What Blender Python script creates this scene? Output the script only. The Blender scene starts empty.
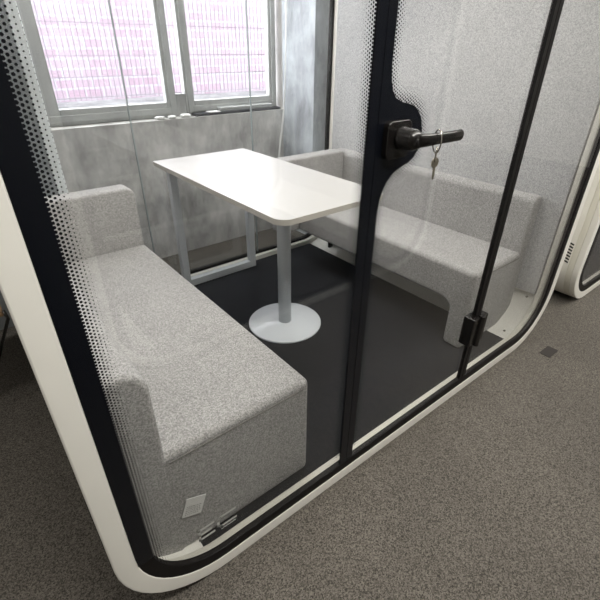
import bpy, bmesh, math, random
from mathutils import Vector, Matrix
random.seed(4)
C = bpy.context.scene.collection
PI = math.pi

# ------------------------------------------------------------------ materials
def new_mat(name):
    m = bpy.data.materials.new(name); m.use_nodes = True
    nt = m.node_tree
    for n in list(nt.nodes): nt.nodes.remove(n)
    out = nt.nodes.new('ShaderNodeOutputMaterial')
    return m, nt, out

def plain(name, col, rough=0.5, metal=0.0, spec=0.5, bump=0.0, bscale=200, var=0.0, vscale=6):
    m, nt, out = new_mat(name)
    b = nt.nodes.new('ShaderNodeBsdfPrincipled')
    b.inputs['Base Color'].default_value = (*col, 1)
    b.inputs['Roughness'].default_value = rough
    b.inputs['Metallic'].default_value = metal
    b.inputs['Specular IOR Level'].default_value = spec
    nt.links.new(b.outputs[0], out.inputs[0])
    tc = nt.nodes.new('ShaderNodeTexCoord')
    n = nt.nodes.new('ShaderNodeTexNoise'); n.inputs['Scale'].default_value = vscale
    n.inputs['Detail'].default_value = 3
    nt.links.new(tc.outputs['Object'], n.inputs['Vector'])
    r = nt.nodes.new('ShaderNodeValToRGB')
    v = max(var, 0.02)
    r.color_ramp.elements[0].position = .3; r.color_ramp.elements[1].position = .7
    r.color_ramp.elements[0].color = (*[c*(1-v) for c in col], 1)
    r.color_ramp.elements[1].color = (*[min(1, c*(1+v)) for c in col], 1)
    nt.links.new(n.outputs['Fac'], r.inputs[0]); nt.links.new(r.outputs[0], b.inputs['Base Color'])
    if bump:
        n2 = nt.nodes.new('ShaderNodeTexNoise'); n2.inputs['Scale'].default_value = bscale
        nt.links.new(tc.outputs['Object'], n2.inputs['Vector'])
        bp = nt.nodes.new('ShaderNodeBump'); bp.inputs['Strength'].default_value = bump
        bp.inputs['Distance'].default_value = .002
        nt.links.new(n2.outputs['Fac'], bp.inputs['Height']); nt.links.new(bp.outputs[0], b.inputs['Normal'])
    return m

def mottled(name, c0, c1, scale, rough=.95, c2=None, big=5, bigamt=.25, bump=.4, world=True):
    """fibrous fleck (felt, carpet): fine noise between c0 and c1, shaded by a big soft noise"""
    m, nt, out = new_mat(name)
    b = nt.nodes.new('ShaderNodeBsdfPrincipled'); b.inputs['Roughness'].default_value = rough
    b.inputs['Specular IOR Level'].default_value = .15
    b.inputs['Sheen Weight'].default_value = .15
    tc = nt.nodes.new('ShaderNodeTexCoord')
    n = nt.nodes.new('ShaderNodeTexNoise'); n.inputs['Scale'].default_value = scale
    n.inputs['Detail'].default_value = 6; n.inputs['Roughness'].default_value = .75
    r = nt.nodes.new('ShaderNodeValToRGB')
    r.color_ramp.elements[0].position = .33; r.color_ramp.elements[1].position = .67
    r.color_ramp.elements[0].color = (*c0, 1); r.color_ramp.elements[1].color = (*c1, 1)
    n3 = nt.nodes.new('ShaderNodeTexNoise'); n3.inputs['Scale'].default_value = big; n3.inputs['Detail'].default_value = 2
    mr = nt.nodes.new('ShaderNodeMapRange')
    mr.inputs['From Min'].default_value = .3; mr.inputs['From Max'].default_value = .7
    mr.inputs['To Min'].default_value = 1-bigamt; mr.inputs['To Max'].default_value = 1+bigamt
    mul = nt.nodes.new('ShaderNodeVectorMath'); mul.operation = 'SCALE'
    for q in (n, n3): nt.links.new(tc.outputs['Object'], q.inputs['Vector'])
    vo = nt.nodes.new('ShaderNodeTexVoronoi'); vo.inputs['Scale'].default_value = scale*2.2
    nt.links.new(tc.outputs['Object'], vo.inputs['Vector'])
    sx = nt.nodes.new('ShaderNodeSeparateColor'); nt.links.new(vo.outputs['Color'], sx.inputs[0])
    fm = nt.nodes.new('ShaderNodeMath'); fm.operation = 'MULTIPLY_ADD'; fm.inputs[1].default_value = .36; 
    nt.links.new(sx.outputs[0], fm.inputs[0])
    f2 = nt.nodes.new('ShaderNodeMath'); f2.operation = 'MULTIPLY_ADD'; f2.inputs[1].default_value = .7; f2.inputs[2].default_value = -.03
    nt.links.new(n.outputs['Fac'], f2.inputs[0]); nt.links.new(f2.outputs[0], fm.inputs[2])
    nt.links.new(fm.outputs[0], r.inputs[0]); nt.links.new(n3.outputs['Fac'], mr.inputs[0])
    nt.links.new(r.outputs[0], mul.inputs[0]); nt.links.new(mr.outputs[0], mul.inputs['Scale'])
    nt.links.new(mul.outputs[0], b.inputs['Base Color'])
    bp = nt.nodes.new('ShaderNodeBump'); bp.inputs['Strength'].default_value = bump; bp.inputs['Distance'].default_value = .003
    nt.links.new(n.outputs['Fac'], bp.inputs['Height']); nt.links.new(bp.outputs[0], b.inputs['Normal'])
    nt.links.new(b.outputs[0], out.inputs[0])
    return m

def glass_mat(name, tint=(.93, .95, .95), refl=1.0):
    m, nt, out = new_mat(name)
    tr = nt.nodes.new('ShaderNodeBsdfTransparent'); tr.inputs[0].default_value = (*tint, 1)
    gl = nt.nodes.new('ShaderNodeBsdfGlossy'); gl.inputs['Roughness'].default_value = 0.0
    g = nt.nodes.new('ShaderNodeNewGeometry')
    d = nt.nodes.new('ShaderNodeVectorMath'); d.operation = 'DOT_PRODUCT'
    nt.links.new(g.outputs['Normal'], d.inputs[0]); nt.links.new(g.outputs['Incoming'], d.inputs[1])
    a = nt.nodes.new('ShaderNodeMath'); a.operation = 'ABSOLUTE'; nt.links.new(d.outputs['Value'], a.inputs[0])
    s = nt.nodes.new('ShaderNodeMath'); s.operation = 'SUBTRACT'; s.inputs[0].default_value = 1; nt.links.new(a.outputs[0], s.inputs[1])
    p = nt.nodes.new('ShaderNodeMath'); p.operation = 'POWER'; nt.links.new(s.outputs[0], p.inputs[0]); p.inputs[1].default_value = 5
    ma = nt.nodes.new('ShaderNodeMath'); ma.operation = 'MULTIPLY_ADD'; nt.links.new(p.outputs[0], ma.inputs[0])
    ma.inputs[1].default_value = .96*refl; ma.inputs[2].default_value = .045*refl
    mx = nt.nodes.new('ShaderNodeMixShader')
    nt.links.new(ma.outputs[0], mx.inputs[0]); nt.links.new(tr.outputs[0], mx.inputs[1]); nt.links.new(gl.outputs[0], mx.inputs[2])
    nt.links.new(mx.outputs[0], out.inputs[0])
    return m

def concrete(name, c=(.62, .61, .59)):
    m, nt, out = new_mat(name)
    b = nt.nodes.new('ShaderNodeBsdfPrincipled'); b.inputs['Roughness'].default_value = .85
    tc = nt.nodes.new('ShaderNodeTexCoord')
    mp = nt.nodes.new('ShaderNodeMapping'); mp.inputs['Scale'].default_value = (5, 5, 2.0)
    nt.links.new(tc.outputs['Object'], mp.inputs[0])
    n1 = nt.nodes.new('ShaderNodeTexNoise'); n1.inputs['Scale'].default_value = 2.2; n1.inputs['Detail'].default_value = 8; n1.inputs['Roughness'].default_value = .7
    nt.links.new(mp.outputs[0], n1.inputs['Vector'])
    n2 = nt.nodes.new('ShaderNodeTexNoise'); n2.inputs['Scale'].default_value = 3.5; n2.inputs['Detail'].default_value = 6; n2.inputs['Distortion'].default_value = .6
    nt.links.new(tc.outputs['Object'], n2.inputs['Vector'])
    ad = nt.nodes.new('ShaderNodeMath'); ad.operation = 'MULTIPLY_ADD'; ad.inputs[1].default_value = .55
    nt.links.new(n1.outputs['Fac'], ad.inputs[0])
    m2 = nt.nodes.new('ShaderNodeMath'); m2.operation = 'MULTIPLY'; m2.inputs[1].default_value = .5
    nt.links.new(n2.outputs['Fac'], m2.inputs[0]); nt.links.new(m2.outputs[0], ad.inputs[2])
    r = nt.nodes.new('ShaderNodeValToRGB')
    r.color_ramp.elements[0].position = .38; r.color_ramp.elements[1].position = .68
    r.color_ramp.elements[0].color = (*[x*.50 for x in c], 1); r.color_ramp.elements[1].color = (*[x*1.25 for x in c], 1)
    nt.links.new(ad.outputs[0], r.inputs[0])
    # small bolt holes of the formwork
    vo = nt.nodes.new('ShaderNodeTexVoronoi'); vo.inputs['Scale'].default_value = 5.0
    nt.links.new(tc.outputs['Object'], vo.inputs['Vector'])
    lt = nt.nodes.new('ShaderNodeMath'); lt.operation = 'GREATER_THAN'; lt.inputs[1].default_value = .035
    nt.links.new(vo.outputs['Distance'], lt.inputs[0])
    mr = nt.nodes.new('ShaderNodeMapRange'); mr.inputs['To Min'].default_value = .55; nt.links.new(lt.outputs[0], mr.inputs[0])
    sc = nt.nodes.new('ShaderNodeVectorMath'); sc.operation = 'SCALE'
    nt.links.new(r.outputs[0], sc.inputs[0]); nt.links.new(mr.outputs[0], sc.inputs['Scale'])
    nt.links.new(sc.outputs[0], b.inputs['Base Color'])
    bp = nt.nodes.new('ShaderNodeBump'); bp.inputs['Strength'].default_value = .35; bp.inputs['Distance'].default_value = .006
    nt.links.new(ad.outputs[0], bp.inputs['Height']); nt.links.new(bp.outputs[0], b.inputs['Normal'])
    nt.links.new(b.outputs[0], out.inputs[0])
    return m

def facade(name):
    """pale pink tiled building front seen through the windows"""
    m, nt, out = new_mat(name)
    b = nt.nodes.new('ShaderNodeBsdfPrincipled'); b.inputs['Roughness'].default_value = .8
    tc = nt.nodes.new('ShaderNodeTexCoord')
    mp = nt.nodes.new('ShaderNodeMapping'); mp.inputs['Rotation'].default_value = (PI/2, 0, 0)
    nt.links.new(tc.outputs['Object'], mp.inputs[0])
    br = nt.nodes.new('ShaderNodeTexBrick')
    br.inputs['Color1'].default_value = (.84, .60, .72, 1); br.inputs['Color2'].default_value = (.88, .72, .81, 1)
    br.inputs['Mortar'].default_value = (.92, .88, .92, 1); br.inputs['Scale'].default_value = 2.2
    br.inputs['Mortar Size'].default_value = .03; br.inputs['Bias'].default_value = .1
    nt.links.new(mp.outputs[0], br.inputs['Vector']); nt.links.new(br.outputs['Color'], b.inputs['Base Color'])
    nt.links.new(b.outputs[0], out.inputs[0])
    return m

M = {}
M['white'] = plain('white_coated_metal', (.90, .885, .82), .38)
M['cream'] = plain('cream_coated_metal', (.80, .78, .69), .42)
M['black'] = plain('black_print', (.004, .005, .008), .25, spec=.3)
M['blackm'] = plain('black_metal', (.008, .007, .0065), .25, spec=.5)
M['rubber'] = plain('black_rubber', (.006, .005, .005), .5, spec=.25)
M['glass'] = glass_mat('pane_glass', (.965, .968, .966), 1.0)
M['glassb'] = glass_mat('back_pane_glass', (.965, .97, .97), .9)
M['glassedge'] = plain('pane_joint', (.30, .34, .34), .3)
M['felt'] = mottled('acoustic_felt', (.36, .36, .365), (.64, .64, .63), 140, big=4, bigamt=.06, bump=.3)
M['fabric'] = mottled('wool_fabric', (.235, .23, .225), (.51, .50, .485), 170, big=5, bigamt=.06, bump=.35)
M['carpet_in'] = mottled('charcoal_carpet', (.004, .005, .0075), (.017, .019, .024), 250, big=3, bigamt=.15, bump=.6)
M['carpet'] = mottled('office_carpet', (.036, .032, .027), (.165, .149, .128), 150, big=2.2, bigamt=.10, bump=.8)
M['tabletop'] = plain('table_laminate', (.53, .52, .505), .35)
M['tableedge'] = plain('table_edge', (.55, .52, .47), .5)
M['tablemetal'] = plain('table_metal', (.66, .69, .71), .35)
M['basem'] = plain('table_base_metal', (.80, .84, .88), .16)
M['concrete'] = concrete('concrete')
M['pillar'] = concrete('pillar_concrete', (.50, .53, .56))
M['frame'] = plain('grey_aluminium', (.42, .43, .42), .45, .1, var=.15)
M['ledge'] = concrete('ledge_concrete', (.60, .61, .60))
M['facade'] = facade('pink_tiles')
M['wire'] = plain('galvanised_wire', (.62, .54, .60), .5)
M['whitepaint'] = plain('white_paint', (.72, .72, .71), .8)
M['ceil'] = plain('ceiling_paint', (.62, .62, .60), .9)
M['paper'] = plain('paper', (.82, .82, .80), .7)
M['ink'] = plain('ink', (.10, .10, .10), .7)
M['yellow'] = plain('yellow_label', (.85, .74, .04), .55)
M['logo'] = plain('frosted_print', (.50, .50, .48), .6)
M['print'] = plain('grey_print', (.16, .16, .16), .8)
M['marker'] = plain('dark_brown_cover', (.028, .024, .021), .8)
M['steel'] = plain('steel', (.55, .52, .46), .25, .9)
M['brass'] = plain('nickel_key', (.42, .38, .30), .3, .9)
M['wood'] = plain('oak_wood', (.34, .22, .12), .5, var=.3, vscale=14)
M['panelgrey'] = plain('grey_partition', (.27, .285, .29), .7, var=.08)
M['alu'] = plain('pale_aluminium', (.82, .85, .85), .5, 0)
M['slab'] = plain('dark_slab', (.035, .037, .045), .6)
M['plaster'] = plain('plaster', (.70, .69, .66), .9)
M['screen'] = plain('darkwall', (.20, .19, .18), .9)

# ------------------------------------------------------------------ helpers
def link(name, me, mat, parent=None, smooth=False, bevel=0, seg=3, angle=35):
    o = bpy.data.objects.new(name, me); C.objects.link(o)
    if mat: me.materials.append(mat)
    if parent: o.parent = parent
    if smooth:
        for p in me.polygons: p.use_smooth = True
    if bevel:
        md = o.modifiers.new('bevel', 'BEVEL'); md.width = bevel; md.segments = seg
        md.limit_method = 'ANGLE'; md.angle_limit = math.radians(angle); md.harden_normals = False
        for p in me.polygons: p.use_smooth = True
        w = o.modifiers.new('wn', 'WEIGHTED_NORMAL'); w.keep_sharp = True
    return o

def mesh_bm(bm, name='m'):
    bmesh.ops.recalc_face_normals(bm, faces=bm.faces)
    me = bpy.data.meshes.new(name); bm.to_mesh(me); bm.free(); return me

def box(bm, x0, x1, y0, y1, z0, z1):
    vs = [bm.verts.new((x, y, z)) for x in (x0, x1) for y in (y0, y1) for z in (z0, z1)]
    for f in ((0, 1, 3, 2), (4, 6, 7, 5), (0, 4, 5, 1), (2, 3, 7, 6), (0, 2, 6, 4), (1, 5, 7, 3)):
        bm.faces.new([vs[i] for i in f])

def boxes(name, lst, mat, parent=None, bevel=0, seg=2):
    bm = bmesh.new()
    for b in lst: box(bm, *b)
    return link(name, mesh_bm(bm, name), mat, parent, bevel=bevel, seg=seg)

def rrect(x0, x1, z0, z1, r, n=10):
    pts = []
    for cx, cz, a0 in ((x1-r, z1-r, 0), (x0+r, z1-r, 90), (x0+r, z0+r, 180), (x1-r, z0+r, 270)):
        for i in range(n+1):
            a = math.radians(a0+90*i/n)
            pts.append((cx+r*math.cos(a), cz+r*math.sin(a)))
    return pts

def ring(bm, outer, inner, y0, y1):
    """closed frame between two point loops (x,z), from y0 to y1"""
    n = len(outer)
    L = [[bm.verts.new((p[0], y, p[1])) for p in loop] for loop in (outer, inner) for y in (y0, y1)]
    o0, o1, i0, i1 = L
    for k in range(n):
        j = (k+1) % n
        bm.faces.new((o0[k], o0[j], o1[j], o1[k])); bm.faces.new((i0[k], i1[k], i1[j], i0[j]))
        bm.faces.new((o0[k], i0[k], i0[j], o0[j])); bm.faces.new((o1[k], o1[j], i1[j], i1[k]))

def prism(bm, pts, axis, a, b):
    """extrude polygon along axis: 'x': pts=(y,z); 'y': pts=(x,z); 'z': pts=(x,y)"""
    def P(p, t): return {'x': (t, p[0], p[1]), 'y': (p[0], t, p[1]), 'z': (p[0], p[1], t)}[axis]
    A = [bm.verts.new(P(p, a)) for p in pts]; B = [bm.verts.new(P(p, b)) for p in pts]
    bm.faces.new(A); bm.faces.new(B[::-1])
    n = len(pts)
    for k in range(n): bm.faces.new((A[k], B[k], B[(k+1) % n], A[(k+1) % n]))

def tube(bm, pts, rad, n=12, closed=False, flat=(1, 1)):
    pts = [Vector(p) for p in pts]
    rads = rad if isinstance(rad, (list, tuple)) else [rad]*len(pts)
    prev = None; rings = []
    N = len(pts)
    for i, p in enumerate(pts):
        if closed: t = (pts[(i+1) % N]-pts[i-1]).normalized()
        else: t = (pts[min(i+1, N-1)]-pts[max(i-1, 0)]).normalized()
        if prev is None:
            u = t.cross(Vector((0, 0, 1)))
            if u.length < .1: u = t.cross(Vector((1, 0, 0)))
            u.normalize()
        else:
            u = (prev - t*prev.dot(t)).normalized()
        prev = u; v = t.cross(u)
        rings.append([bm.verts.new(p+(u*math.cos(2*PI*k/n)*flat[0]+v*math.sin(2*PI*k/n)*flat[1])*rads[i]) for k in range(n)])
    for i in range(N if closed else N-1):
        a, b = rings[i], rings[(i+1) % N]
        for k in range(n): bm.faces.new((a[k], a[(k+1) % n], b[(k+1) % n], b[k]))
    if not closed:
        bm.faces.new(rings[0][::-1]); bm.faces.new(rings[-1])

def lathe(bm, prof, c, n=48, axis='z'):
    rings = []
    for r, h in prof:
        row = []
        for k in range(n):
            a = 2*PI*k/n
            if axis == 'z': q = (c[0]+r*math.cos(a), c[1]+r*math.sin(a), c[2]+h)
            else: q = (c[0]+r*math.cos(a), c[1]+h, c[2]+r*math.sin(a))
            row.append(bm.verts.new(q))
        rings.append(row)
    for a, b in zip(rings, rings[1:]):
        for k in range(n): bm.faces.new((a[k], a[(k+1) % n], b[(k+1) % n], b[k]))
    bm.faces.new(rings[0][::-1]); bm.faces.new(rings[-1])

def obj(name, bm, mat, parent=None, **k): return link(name, mesh_bm(bm, name), mat, parent, **k)

def empty(name, label, cat, loc=(0, 0, 0), group=None):
    o = bpy.data.objects.new(name, None); C.objects.link(o); o.location = loc
    o.empty_display_size = .1
    o['label'] = label; o['category'] = cat
    if group: o['group'] = group
    return o

def tag(o, label, cat, group=None):
    o['label'] = label; o['category'] = cat
    if group: o['group'] = group
    return o

def struct(o): o['kind'] = 'structure'; return o

def rel(o, loc):
    """shift a parentless mesh so its origin sits at loc"""
    o.data.transform(Matrix.Translation(-Vector(loc))); o.location = loc; return o

def copy_tree(o, parent=None):
    c = o.copy(); C.objects.link(c)
    if parent: c.parent = parent
    for ch in [q for q in o.children]: copy_tree(ch, c)
    return c

# ------------------------------------------------------------------ the booth
W, H, D = 2.13, 2.20, 1.66
def inset(d, n=12): return rrect(d, W-d, d, H-d, max(.27-d, .02), n)

PLATE = [(.752, 1.245), (.755, 1.222), (.762, 1.202), (.775, 1.187), (.795, 1.178), (.817, 1.174), (.838, 1.168), (.856, 1.157),
         (.870, 1.140), (.878, 1.118), (.880, 1.095), (.875, 1.073), (.862, 1.055), (.840, 1.044), (.815, 1.037), (.793, 1.027),
         (.775, 1.012), (.764, .994), (.756, .972), (.752, .945)]

def plate_edge(z):
    """x of the right edge of the door's black border at height z, sampled from the outline"""
    if z >= PLATE[0][1] or z <= PLATE[-1][1]: return .752
    for (xa, za), (xb, zb) in zip(PLATE, PLATE[1:]):
        if zb <= z <= za: return xa+(xb-xa)*(za-z)/max(1e-6, za-zb)
    return .752

def dots(sdf, x0, x1, z0, z1, y, width=.034, px=.0057, pz=.0066):
    bm = bmesh.new()
    i = 0; x = x0
    while x < x1:
        z = z0+(pz/2 if i % 2 else 0)
        while z < z1:
            d = sdf(x, z)
            if -.002 < d < width:
                r = .0027*(1-d/width)**.9+.00025
                bm.faces.new([bm.verts.new((x+r*math.cos(a*PI/3), y, z+r*math.sin(a*PI/3))) for a in range(6)])
            z += pz
        x += px; i += 1
    return mesh_bm(bm, 'frit_dots')

def make_booth():
    t = empty('meeting_booth', '', 'booth')
    # front frame: the wide white band, then the shell behind a thin seam
    bm = bmesh.new(); ring(bm, inset(0), inset(.047), 0, .030); obj('front_frame', bm, M['white'], t, bevel=.004, seg=2)
    bm = bmesh.new(); ring(bm, inset(0), inset(.0475), .0304, .0578); obj('inner_frame', bm, M['cream'], t, bevel=.005, seg=3)
    bm = bmesh.new(); ring(bm, inset(0), inset(.014), .0605, D-.06); sh = obj('shell', bm, M['white'], t, bevel=.001, seg=1)
    bm = bmesh.new(); ring(bm, inset(.004), inset(.0138), .0575, .061); obj('seam', bm, M['cream'], t)
    bm = bmesh.new(); ring(bm, inset(0), inset(.047), D-.058, D); obj('rear_frame', bm, M['white'], t, bevel=.004, seg=2)
    # slatted vents low on both outer sides
    for sx, name in ((-1, 'side_vent'), (1, 'side_vent')):
        bm = bmesh.new()
        xx = (-.0015, .002) if sx < 0 else (W-.002, W+.0015)
        for k in range(7):
            z = .275+.017*k
            pts = [(.066, z), (.116, z+.014), (.116, z+.022), (.066, z+.008)]
            prism(bm, pts, 'x', *xx)
        v = obj(name, bm, M['rubber'], t)
    # rubber seals around the panes
    bm = bmesh.new(); ring(bm, inset(.046), inset(.082), .001, .018); obj('front_seal', bm, M['rubber'], t, bevel=.001, seg=1)
    bm = bmesh.new(); ring(bm, inset(.046), inset(.062), D-.030, D-.002); obj('rear_seal', bm, M['rubber'], t)
    # inside: carpet, felt on both side walls and overhead
    boxes('floor_carpet', [(.20, W-.20, .0585, D-.0585, .0142, .018)], M['carpet_in'], t)
    for x0, x1 in ((.022, .050), (W-.050, W-.022)):
        boxes('felt_panel', [(x0, x1, .062, D-.062, .215, H-.215)], M['felt'], t, bevel=.004)
    boxes('ceiling_felt', [(.25, W-.25, .085, D-.10, H-.064, H-.046)], M['felt'], t, bevel=.004)
    lp = boxes('ceiling_lamp', [(.75, 1.38, .60, 1.05, H-.078, H-.062)], M['lampglow'], t, bevel=.004)
    # ---- front glazing
    gy0, gy1 = .004, .012
    gl = boxes('left_pane', [(.075, .722, gy0, gy1, .075, H-.075)], M['glass'], t)
    # black printed edge of the pane
    bm = bmesh.new()
    box(bm, .0475, .084, -.0005, .0035, .24, H-.24)
    box(bm, .697, .7245, -.001, .0038, .083, H-.083)
    obj('printed_edge', bm, M['black'], gl)
    me = dots(lambda x, z: x-.084, .0855, .122, .13, H-.13, .0033)
    d = link('frit_dots', me, M['black'], gl); d['kind'] = 'stuff'
    me = dots(lambda x, z: .697-x, .660, .6965, .13, H-.13, .0033)
    d = link('frit_dots', me, M['black'], gl); d['kind'] = 'stuff'
    # ---- the door with its handle and hinges
    dr = boxes('door', [(.727, 1.397, gy0, gy1, .086, H-.086)], M['glass'], t)
    bm = bmesh.new()
    pts = [(.7270, H-.087)]+[(.752, H-.087)]+PLATE+[(.752, .087), (.7270, .087)]
    prism(bm, pts, 'y', -.001, .0038)
    obj('handle_plate', bm, M['black'], dr)
    me = dots(lambda x, z: min(math.hypot(x-a, (z-b)) for a, b in PLATE_D) if .90 < z < 1.28 and x > plate_edge(z)
              else (x-plate_edge(z) if not .90 < z < 1.28 else -1), .7535, .93, .13, H-.13, .0)
    d = link('frit_dots', me, M['black'], dr); d['kind'] = 'stuff'
    boxes('edge_seal', [(1.379, 1.3975, -.001, .013, .086, H-.086)], M['rubber'], dr)
    # lever handle: rounded square escutcheon, round neck, flattened lever
    bm = bmesh.new(); prism(bm, rrect(.745, .823, 1.064, 1.144, .014, 5), 'y', -.016, .001)
    hp = obj('escutcheon', bm, M['blackm'], dr, bevel=.003)
    bm = bmesh.new(); lathe(bm, [(.0255, -.0155), (.025, -.022), (.023, -.026), (.0225, -.050), (.014, -.066)], (.790, 0, 1.108), 32, 'y')
    hd = obj('handle_neck', bm, M['blackm'], dr, smooth=True)
    bm = bmesh.new()
    tube(bm, [(.790, -.050, 1.108), (.797, -.062, 1.108), (.815, -.068, 1.108), (.845, -.069, 1.108), (.90, -.069, 1.107), (.933, -.069, 1.107), (.937, -.069, 1.107)],
         [.015, .015, .0135, .0125, .0125, .0125, .0105], 16, flat=(.6, 1))
    obj('lever', bm, M['blackm'], dr, smooth=True)
    for z in (.335, H-.335):
        bm = bmesh.new()
        box(bm, 1.352, 1.397, -.018, .030, z-.062, z+.062); box(bm, 1.4005, 1.446, -.018, .030, z-.062, z+.062)
        h = obj('hinge', bm, M['blackm'], dr, bevel=.004)
        bm = bmesh.new(); lathe(bm, [(.011, -.068), (.011, .068)], (1.399, -.020, z), 20); obj('hinge_barrel', bm, M['blackm'], dr, smooth=False)
    # ---- right fixed pane
    gr = boxes('right_pane', [(1.401, W-.075, gy0, gy1, .075, H-.075)], M['glass'], t)
    boxes('edge_seal', [(1.4005, 1.420, -.001, .013, .083, H-.083)], M['rubber'], gr)
    # ---- rear glazing: three panes with thin joints
    for x0, x1 in ((.055, .761), (.765, 1.467), (1.471, W-.055)):
        p = boxes('rear_pane', [(x0, x1, D-.022, D-.014, .055, H-.055)], M['glassb'], t)
    boxes('pane_joint', [(.7605, .7655, D-.024, D-.012, .060, H-.060)], M['glassedge'], t)
    boxes('pane_joint', [(1.4665, 1.4715, D-.024, D-.012, .060, H-.060)], M['glassedge'], t)
    return t

PLATE_D = []
for (a, b), (c, d_) in zip([(.752, 1.29)]+PLATE, PLATE+[(.752, .89)]):
    for k in range(6): PLATE_D.append((a+(c-a)*k/6, b+(d_-b)*k/6))

_dots = dots
def dots(sdf, x0, x1, z0, z1, inner_gap, width=.034, px=.0057, pz=.0066):
    return _dots(sdf, x0, x1, z0, z1, .0030, width, px, pz)

m, nt, out = new_mat('lamp_diffuser')
e = nt.nodes.new('ShaderNodeEmission'); e.inputs[0].default_value = (1, .95, .86, 1); e.inputs[1].default_value = 3.0
nt.links.new(e.outputs[0], out.inputs[0]); M['lampglow'] = m

booth = make_booth()
booth['label'] = 'glass meeting booth with white rounded frame holding the two grey sofas and table'
booth['group'] = 'glass fronted meeting booths'

b2 = copy_tree(booth); b2.location = (2.45, .012, 0)
b2['label'] = 'neighbouring white booth with side vents, cut by the right edge of the photo'
b3 = copy_tree(booth); b3.location = (2.40, -.935, 0); b3.rotation_euler = (0, 0, PI)
b3['label'] = 'booth opposite across the aisle, seen only mirrored in the glass'

# details that belong to the front booth only
boxes('warning_label', [(.938, .994, .0270, .0420, .0452, .0462)], M['yellow'], booth)['label'] = 'yellow warning label on the cream sill'
lb = [o for o in booth.children if o.name.startswith('warning_label')][0]
boxes('label_line', [(.952, .984, .0320, .0335, .0462, .0465), (.952, .978, .0360, .0372, .0462, .0465)], M['ink'], lb)

# frosted logo lettering low on the left pane: ...EC with a small line below
bm = bmesh.new()
def stroke(bm, pts, w, y0, y1):
    for (xa, za), (xb, zb) in zip(pts, pts[1:]):
        dx, dz = xb-xa, zb-za; L = math.hypot(dx, dz); nx, nz = -dz/L*w/2, dx/L*w/2; ex, ez = dx/L*w/2, dz/L*w/2
        q = [(xa-ex+nx, za-ez+nz), (xb+ex+nx, zb+ez+nz), (xb+ex-nx, zb+ez-nz), (xa-ex-nx, za-ez-nz)]
        prism(bm, q, 'y', y0, y1)
yl0, yl1 = .0036, .0041
stroke(bm, [(.306, .216), (.262, .216), (.255, .208), (.255, .186), (.262, .178), (.306, .178)], .007, yl0, yl1)
stroke(bm, [(.240, .216), (.200, .216), (.200, .178), (.240, .178)], .007, yl0, yl1)
stroke(bm, [(.200, .197), (.232, .197)], .007, yl0, yl1)
for k in range(9): stroke(bm, [(.262+.005*k, .166), (.265+.005*k, .166+(.003 if k % 2 else 0))], .0022, yl0, yl1)
logo = obj('logo_lettering', bm, M['logo'], booth); logo['label'] = 'frosted white logo lettering'

# screws in the cream corner of the shell
bm = bmesh.new()
tube(bm, [(1.950, .10, .0295), (1.948, .10, .0345)], .006, 12)
obj('screw', bm, M['steel'], booth)
bm = bmesh.new()
tube(bm, [(2.101, .10, .180), (2.095, .10, .183)], .006, 12)
obj('screw', bm, M['steel'], booth)

# ------------------------------------------------------------------ sofas
FZ = .0195
def cut_profile(y0, y1, z1, leg, zu, r, n=6):
    pts = [(y0, FZ), (y0, z1), (y1, z1), (y1, zu)]
    for i in range(n+1):
        a = math.radians(90+90*i/n); pts.append((y0+leg+r+r*math.cos(a), zu-r+r*math.sin(a)))
    pts.append((y0+leg, FZ))
    return pts

def make_sofa(xw, xb, xf, y0, y1, ys, zs, ztop, label, zu=.25, xarm=None):
    """xw wall side, xb front of backrest, xf front of seat; y0 near end, y1 far end of seat, ys far end of arm"""
    s = empty('sofa', label, 'sofa', ((xw+xf)/2, (y0+ys)/2, FZ), 'facing booth sofas')
    off = Vector(s.location)
    def fin(o): o.data.transform(Matrix.Translation(-off)); return o
    bm = bmesh.new(); prism(bm, cut_profile(y0, y1, zs, .10, zu, .05), 'x', xb-.03*(1 if xf > xb else -1), xf)
    fin(obj('seat', bm, M['fabric'], s, bevel=.022, seg=4))
    # piping seam below the near top edge
    sg = 1 if xf > xb else -1
    bm = bmesh.new(); tube(bm, [(xb+sg*.004, y0-.0005, zs-.026), (xf-sg*.03, y0-.0005, zs-.026)], .0022, 6)
    fin(obj('piping', bm, M['seam'], s))
    n = 8; thick = abs(xw-xb); rr = thick*.54
    lo, hi = sorted((xw, xb))
    rb = thick*.34
    pts = [(lo, FZ), (lo, ztop-rb)]+[(lo+rb-rb*math.cos(math.radians(90*i/n)), ztop-rb+rb*math.sin(math.radians(90*i/n))) for i in range(1, n)] + \
          [(hi-rr+rr*math.sin(math.radians(90*i/n)), ztop-rr+rr*math.cos(math.radians(90*i/n))) for i in range(n+1)]+[(hi, FZ)]
    if xf < xb: pts = [(lo+hi-x, z) for x, z in pts]
    bm = bmesh.new(); prism(bm, pts, 'y', y0-.0012, ys)
    fin(obj('backrest', bm, M['fabric'], s, bevel=.014, seg=3, angle=50))
    rr = .04
    xa, xo = xb, (xarm or xf)
    pts = [(xa, zu), (xa, ztop)]+[(xo-sg*(rr-rr*math.sin(math.radians(90*i/n))), ztop-rr+rr*math.cos(math.radians(90*i/n))) for i in range(n+1)]+[(xo, zu)]
    bm = bmesh.new(); prism(bm, pts, 'y', y1+.001, ys)
    fin(obj('armrest', bm, M['fabric'], s, bevel=.012, seg=3, angle=50))
    bm = bmesh.new(); lathe(bm, [(.018, FZ-.0005), (.022, zu+.004)], (xb+sg*.05, y1+.04, 0), 20)
    fin(obj('foot', bm, M['blackm'], s))
    return s
M['seam'] = plain('seam_thread', (.20, .195, .18), .9)
sofaL = make_sofa(.064, .186, .643, .097, 1.400, 1.505, .420, .700, 'grey felt sofa on the left with white care label on its end')
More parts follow.
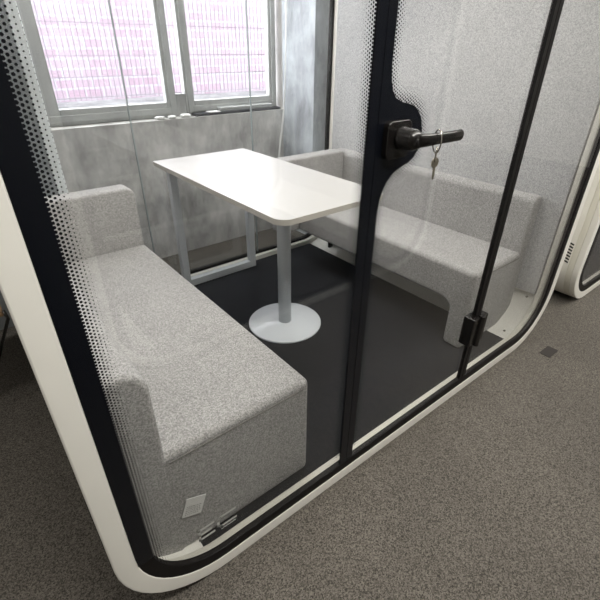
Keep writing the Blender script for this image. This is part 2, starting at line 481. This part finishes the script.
sofaR = make_sofa(2.0785, 2.012, 1.635, .158, 1.400, 1.505, .428, .700, 'grey felt sofa on the right, behind the lever handle door', xarm=1.50)

# care label on the end of the left sofa, with tiny print
off = Vector(sofaL.location)
Q = [Vector((.213, .0935, .233)), Vector((.268, .0935, .208)), Vector((.245, .0935, .146)), Vector((.190, .0935, .170))]
bm = bmesh.new(); vs = [bm.verts.new(q-off) for q in Q]; f = bm.faces.new(vs)
e = bmesh.ops.extrude_face_region(bm, geom=[f]); bmesh.ops.translate(bm, vec=(0, .0015, 0), verts=[v for v in e['geom'] if isinstance(v, bmesh.types.BMVert)])
cl = obj('care_label', bm, M['paper'], sofaL); cl['label'] = 'white rectangular care label with small print'
bm = bmesh.new()
def onq(u, v): return Q[0].lerp(Q[1], u).lerp(Q[3].lerp(Q[2], u), v)
random.seed(9)
for row in range(5):
    v = .44+.10*row; u = .12
    while u < .82:
        w = random.uniform(.03, .10)
        vs = [bm.verts.new(onq(a, b)-off+Vector((0, -.0004, 0))) for a, b in ((u, v), (u+w, v), (u+w, v+.035), (u, v+.035))]
        bm.faces.new(vs); u += w+.05
obj('small_print', bm, M['print'], cl)

# ------------------------------------------------------------------ table
tb = empty('meeting_table', 'white rectangular table with rounded corners between the two sofas', 'table', (1.117, 1.07, .018))
off = Vector(tb.location)
def fin(o, off=off): o.data.transform(Matrix.Translation(-off)); return o
def rpoly(x0, x1, y0, y1, r0, r1, n=10):
    pts = []
    for cx, cy, a0, r in ((x1, y1, 0, r1), (x0, y1, 90, r1), (x0, y0, 180, r0), (x1, y0, 270, r0)):
        sx = -1 if cx == x1 else 1; sy = -1 if cy == y1 else 1
        for i in range(n+1):
            a = math.radians(a0+90*i/n); pts.append((cx+sx*r+r*math.cos(a), cy+sy*r+r*math.sin(a)))
    return pts
bm = bmesh.new(); prism(bm, rpoly(.838, 1.398, .500, 1.635, .055, .006), 'z', .7285, .7505)
tt = fin(obj('tabletop', bm, M['tabletop'], tb))
tt.data.materials.append(M['tableedge'])
for p in tt.data.polygons:
    if abs(p.normal.z) < .5: p.material_index = 1; p.use_smooth = False
bm = bmesh.new(); lathe(bm, [(.033, .030), (.033, .7286)], (1.125, .872, 0), 40); fin(obj('column', bm, M['tablemetal'], tb, smooth=False))
for p in bpy.data.objects['column'].data.polygons: p.use_smooth = abs(p.normal.z) < .5
bm = bmesh.new(); lathe(bm, [(.19, .0188), (.19, .0245), (.187, .027), (.05, .030), (.036, .034)], (1.125, .872, 0), 72); fin(obj('base_plate', bm, M['basem'], tb))
for p in bpy.data.objects['base_plate'].data.polygons: p.use_smooth = abs(p.normal.z) > .5
yt0, yt1 = 1.53, 1.57
for x in (.875, 1.340):
    fin(boxes('leg', [(x, x+.042, yt0, yt1, .0188, .7285)], M['tablemetal'], None, bevel=.003)).parent = tb
fin(boxes('foot_rail', [(.9165, 1.3405, yt0, yt1, .0188, .062)], M['tablemetal'], None, bevel=.003)).parent = tb
fin(boxes('top_rail', [(.9165, 1.3405, yt0, yt1, .6905, .7285)], M['tablemetal'], None, bevel=.003)).parent = tb

# ------------------------------------------------------------------ keys on the lever
ky = empty('key', 'small key on a wire loop hanging from the black lever handle', 'key', (.858, -.069, 1.10))
off = Vector(ky.location)
def circ(c, rx, rz, tilt=0, n=24):
    return [(c[0]+rx*math.cos(2*PI*k/n)*math.cos(tilt), c[1]+rx*math.cos(2*PI*k/n)*math.sin(tilt), c[2]+rz*math.sin(2*PI*k/n)) for k in range(n)]
bm = bmesh.new()
tube(bm, circ((.857, -.069, 1.098), .0145, .024, PI/2-.35), .0016, 8, True)
tube(bm, circ((.860, -.069, 1.070), .008, .016, .5), .0014, 8, True)
fin(obj('key_ring', bm, M['steel'], ky, smooth=True), off)
bm = bmesh.new()
prism(bm, [(.861+.0125*math.cos(2*PI*k/16), 1.052+.0115*math.sin(2*PI*k/16)) for k in range(16)], 'y', -.0705, -.0675)
fin(obj('key_head', bm, M['brass'], ky, bevel=.0006), off)
bm = bmesh.new()
prism(bm, [(.858, 1.043), (.864, 1.043), (.866, 1.036), (.8645, 1.033), (.866, 1.030), (.8645, 1.027), (.866, 1.024), (.864, 1.018), (.862, 1.014), (.8595, 1.017)], 'y', -.070, -.068)
fin(obj('key_blade', bm, M['brass'], ky), off)
ky.location = (.848, -.069, 1.104)

# ------------------------------------------------------------------ room
X0, X1, Y0, Y1, ZC = -3.6, 6.2, -5.2, 2.06, 2.85
struct(boxes('floor', [(X0-.2, X1+.2, Y0-.2, Y1+.25, -.10, 0)], M['carpet']))
struct(boxes('ceiling', [(X0-.2, X1+.2, Y0-.2, Y1+.25, ZC, ZC+.10)], M['ceil']))
struct(boxes('wall_left', [(X0-.15, X0, Y0, Y1+.25, 0, ZC)], M['plaster']))
struct(boxes('wall_right', [(X1, X1+.15, Y0, Y1+.25, 0, ZC)], M['plaster']))
struct(boxes('wall_front', [(X0, X1, Y0-.15, Y0, 0, ZC)], M['plaster']))
WX0, WX1, WZ0, WZ1 = .455, 2.055, .882, 2.15
EX0, EX1 = 2.75, 4.6     # unseen second opening, added further right to light the aisle
struct(boxes('wall_back', [(X0, WX0, Y1, Y1+.25, 0, ZC), (WX0, WX1, Y1, Y1+.25, 0, WZ0), (WX0, WX1, Y1, Y1+.25, WZ1, ZC),
                           (WX1, EX0, Y1, Y1+.25, 0, ZC), (EX0, EX1, Y1, Y1+.25, 0, WZ0), (EX0, EX1, Y1, Y1+.25, WZ1, ZC),
                           (EX1, X1, Y1, Y1+.25, 0, ZC)], M['concrete']))
def window(name, x0, x1, st=.062, sr=None):
    sr = sr or st
    y0, y1 = Y1+.095, Y1+.14
    w = struct(boxes(name, [(x0, x0+st, y0, y1, WZ0+.001, WZ1-.001), (x1-sr, x1, y0, y1, WZ0+.001, WZ1-.001),
                     (x0+st, x1-sr, y0, y1, WZ0+.001, WZ0+.085), (x0+st, x1-sr, y0, y1, WZ1-.07, WZ1-.001)], M['frame'], bevel=.004))
    # stepped inner sash
    boxes('window_frame', [(x0+.012, x0+.045, y0-.012, y0, WZ0+.02, WZ1-.02), (x1-.045, x1-.012, y0-.012, y0, WZ0+.02, WZ1-.02),
                       (x0+.045, x1-.045, y0-.012, y0, WZ0+.02, WZ0+.055)], M['frame'], w, bevel=.002)
    boxes('pane', [(x0+st-.004, x1-sr+.004, y0+.018, y0+.024, WZ0+.08, WZ1-.065)], M['glassb'], w)
    return w
window('window_1', WX0+.001, 1.245, .105, .064)
window('window_2', 1.310, WX1-.03, .060)
window('added_window', EX0+.001, EX1-.001)  # out of view, added to let more daylight into the room
struct(boxes('trim_1', [(1.246, 1.309, Y1+.10, Y1+.14, WZ0, 1.01)], M['ledge']))
p = struct(boxes('pillar', [(2.012, 2.62, 1.72, Y1-.0005, 0, ZC)], M['pillar'])); p['label'] = 'bare concrete pillar beside the window'
# partition edge left of the window, behind the booth
pt = empty('partition_panel', 'grey partition panel with pale metal edge, left of the window', 'partition', (.10, 1.76, 0))
boxes('panel', [(-.40, .276, -.02, .02, .001, 2.0)], M['panelgrey'], pt)
boxes('edge_profile', [(.2765, .322, -.024, .024, .001, 2.0)], M['alu'], pt, bevel=.004)

# things on the window ledge
sl = boxes('ledge_slab', [(1.33, 2.00, Y1+.012, Y1+.080, WZ0+.0005, WZ0+.016)], M['slab'], bevel=.003)
tag(rel(sl, (1.66, Y1+.04, WZ0)), 'long black slab lying on the concrete ledge under the window', 'slab')
sl = boxes('tray', [(1.52, 1.94, Y1+.030, Y1+.085, WZ0+.0165, WZ0+.040)], M['frame'], bevel=.004)
tag(rel(sl, (1.7, Y1+.05, WZ0+.02)), 'grey flat bar on top of the black slab under the window', 'bar')
sl = boxes('card', [(1.425, 1.505, Y1+.006, Y1+.060, WZ0+.0165, WZ0+.022)], M['paper'])
tag(rel(sl, (1.46, Y1+.03, WZ0+.018)), 'white card lying on the black slab on the window ledge', 'card')
for i, (x, w, h) in enumerate(((1.095, .034, .010), (1.175, .028, .009), (1.265, .036, .012))):
    bm = bmesh.new(); bmesh.ops.create_icosphere(bm, subdivisions=2, radius=1)
    for v in bm.verts: v.co *= 1+.12*math.sin(7*v.co.x+3*i)*math.cos(5*v.co.y)
    bmesh.ops.scale(bm, vec=(w, .024, h), verts=bm.verts)
    mn = min(v.co.z for v in bm.verts)
    o = obj('plaster_lump', bm, M['paper'], smooth=True); o.location = (x, Y1+.032, WZ0-mn+.0005)
    tag(o, ('leftmost white lump on the ledge below the left window', 'middle white lump on the ledge between the windows',
            'white lump on the ledge next to the black slab')[i], 'lump', 'white lumps on the window ledge')

# white cables in front of the concrete
for i, pts in enumerate(([(2.003, 1.98, 1.9), (1.985, 1.98, 1.3), (1.972, 1.98, 1.08), (1.955, 1.98, .86), (1.915, 1.98, .64), (1.885, 1.98, .40), (1.90, 1.97, .10), (1.93, 1.95, .008)],
                         [(1.99, 2.00, 1.9), (2.000, 2.00, 1.3), (1.988, 2.00, 1.02), (1.972, 2.00, .82), (1.935, 2.00, .63), (1.91, 2.00, .40), (1.95, 1.98, .10), (1.98, 1.96, .008)])):
    bm = bmesh.new(); P2 = []
    for a, b in zip(pts, pts[1:]):
        for k in range(5): P2.append(Vector(a).lerp(Vector(b), k/5))
    P2.append(Vector(pts[-1]))
    for _ in range(3): P2 = [P2[0]]+[(P2[j-1]+P2[j]*2+P2[j+1])/4 for j in range(1, len(P2)-1)]+[P2[-1]]
    tube(bm, P2, .0035, 8); o = obj('hanging_cable', bm, M['paper'], smooth=True)
    tag(o, ('white cable hanging right of the window, left strand of the pair', 'white cable hanging right of the window, strand nearer the pillar')[i], 'cable', 'white cables beside the window')

# dark square on the aisle carpet
fb = boxes('floor_marker', [(1.955, 2.045, -.136, -.085, .0005, .003)], M['marker'], bevel=.001)
tag(rel(fb, (2.0, -.11, 0)), 'small black rectangle on the aisle carpet in front of the booth corner', 'marker')

# wooden stool left of the booth
st = empty('stool', 'wooden stool with thin black metal legs, left of the white booth frame', 'stool', (-.222, 1.23, 0))
boxes('seat', [(-.20, .205, -.20, .20, .43, .455)], M['wood'], st, bevel=.006)
for sx in (-1, 1):
    for sy in (-1, 1):
        bm = bmesh.new(); tube(bm, [(sx*.207, sy*.195, .452), (sx*.212, sy*.203, .42), (sx*.02, sy*.13, .006)], .006, 8)
        obj('leg', bm, M['blackm'], st, smooth=True)

# ------------------------------------------------------------------ outside the windows
ob = boxes('outside_building', [(-4, 9, 6.0, 6.3, -1.5, 7)], M['facade'])
tag(rel(ob, (2.5, 6.0, -1.5)), 'pale pink tiled building front seen through the windows', 'building')
bm = bmesh.new()
x = -.5
while x < 5.5:
    box(bm, x-.0022, x+.0022, 2.898, 2.902, -.2, 2.4); x += .036
for z in (.95, 1.08, 1.21, 1.40, 1.6, 1.8, 2.0, 2.2, 2.39):
    box(bm, -.5, 5.5, 2.897, 2.903, z-.003, z+.003)
fm = empty('wire_fence', 'wire mesh fence standing outside the windows', 'fence', (0, 0, 0))
obj('mesh_wires', bm, M['wire'], fm)
for k, x in enumerate((-.52, 2.72, 5.5)):
    boxes('post', [(x-.02, x+.02, 2.905, 2.945, -1.5, 2.45)], M['wire'], fm)
lg = boxes('trim_2', [(-1, 6, 2.40, 2.80, -1.5, .94)], M['ledge']); struct(lg)
gd = boxes('ground', [(-6, 12, 2.34, 12, -1.7, -1.5)], M['ledge']); struct(gd)

# ------------------------------------------------------------------ light
def area(name, loc, rot, sx, sy, power, col):
    l = bpy.data.lights.new(name, 'AREA'); l.shape = 'RECTANGLE'; l.size = sx; l.size_y = sy; l.energy = power; l.color = col
    o = bpy.data.objects.new(name, l); C.objects.link(o); o.location = loc; o.rotation_euler = rot; return o
warm = (1, .965, .91)
area('ceiling_fill', (2.4, -.80, ZC-.06), (math.radians(34), 0, 0), 3.0, .4, 62, warm)  # added lamp, tilted at the booth to brighten its front frame
area('ceiling_fill', (.35, -.85, ZC-.06), (math.radians(38), 0, 0), .9, .4, 27, warm)  # shorter added lamp, lifts the front faces at the left end
area('ceiling_fill', (3.4, -3.4, ZC-.03), (0, 0, 0), 1.2, .6, 30, warm)
area('ceiling_fill', (1.3, 1.84, ZC-.03), (math.radians(30), 0, 0), 2.4, .25, 30, (1, .98, .95))  # added behind the booth to brighten the concrete under the windows
area('ceiling_fill', (-1.4, .2, ZC-.03), (0, 0, 0), .9, .5, 14, warm)  # added to lift the dark floor and stool on the left
area('booth_lamp', (1.07, .82, H-.085), (0, 0, 0), .6, .42, 6, (1, .965, .92))
area('window_light', (1.25, 2.25, 1.52), (math.radians(-90), 0, 0), 1.5, 1.2, 20, (.95, .97, 1))
area('window_light', (3.7, 2.25, 1.52), (math.radians(-90), 0, 0), 1.7, 1.2, 14, (.95, .97, 1))  # stands in for daylight through the added opening

wd = bpy.data.worlds.new('world'); bpy.context.scene.world = wd; wd.use_nodes = True
nt = wd.node_tree
bg = nt.nodes['Background']; bg.inputs[0].default_value = (.90, .93, 1, 1); bg.inputs[1].default_value = 2.4

# ------------------------------------------------------------------ camera
yaw, pit, rol, fpx = 6.79734262e-01, 5.37249687e-01, 8.73908997e-03, 4.27442160e+02
f = Vector((math.sin(yaw)*math.cos(pit), math.cos(yaw)*math.cos(pit), -math.sin(pit)))
r = f.cross(Vector((0, 0, 1))).normalized(); u = r.cross(f)
c, s = math.cos(rol), math.sin(rol)
R_, U_ = c*r+s*u, -s*r+c*u
cam = bpy.data.cameras.new('camera'); co = bpy.data.objects.new('camera', cam); C.objects.link(co)
mw = Matrix((R_, U_, -f)).transposed().to_4x4(); mw.translation = Vector((0, -.645, 1.28))
co.matrix_world = mw
cam.sensor_width = 36; cam.lens = fpx/600*36; cam.clip_start = .01
bpy.context.scene.camera = co
sc = bpy.context.scene
sc.view_settings.view_transform = 'Standard'
sc.view_settings.exposure = 0.65
sc.cycles.transparent_max_bounces = 16
sc.cycles.max_bounces = 10
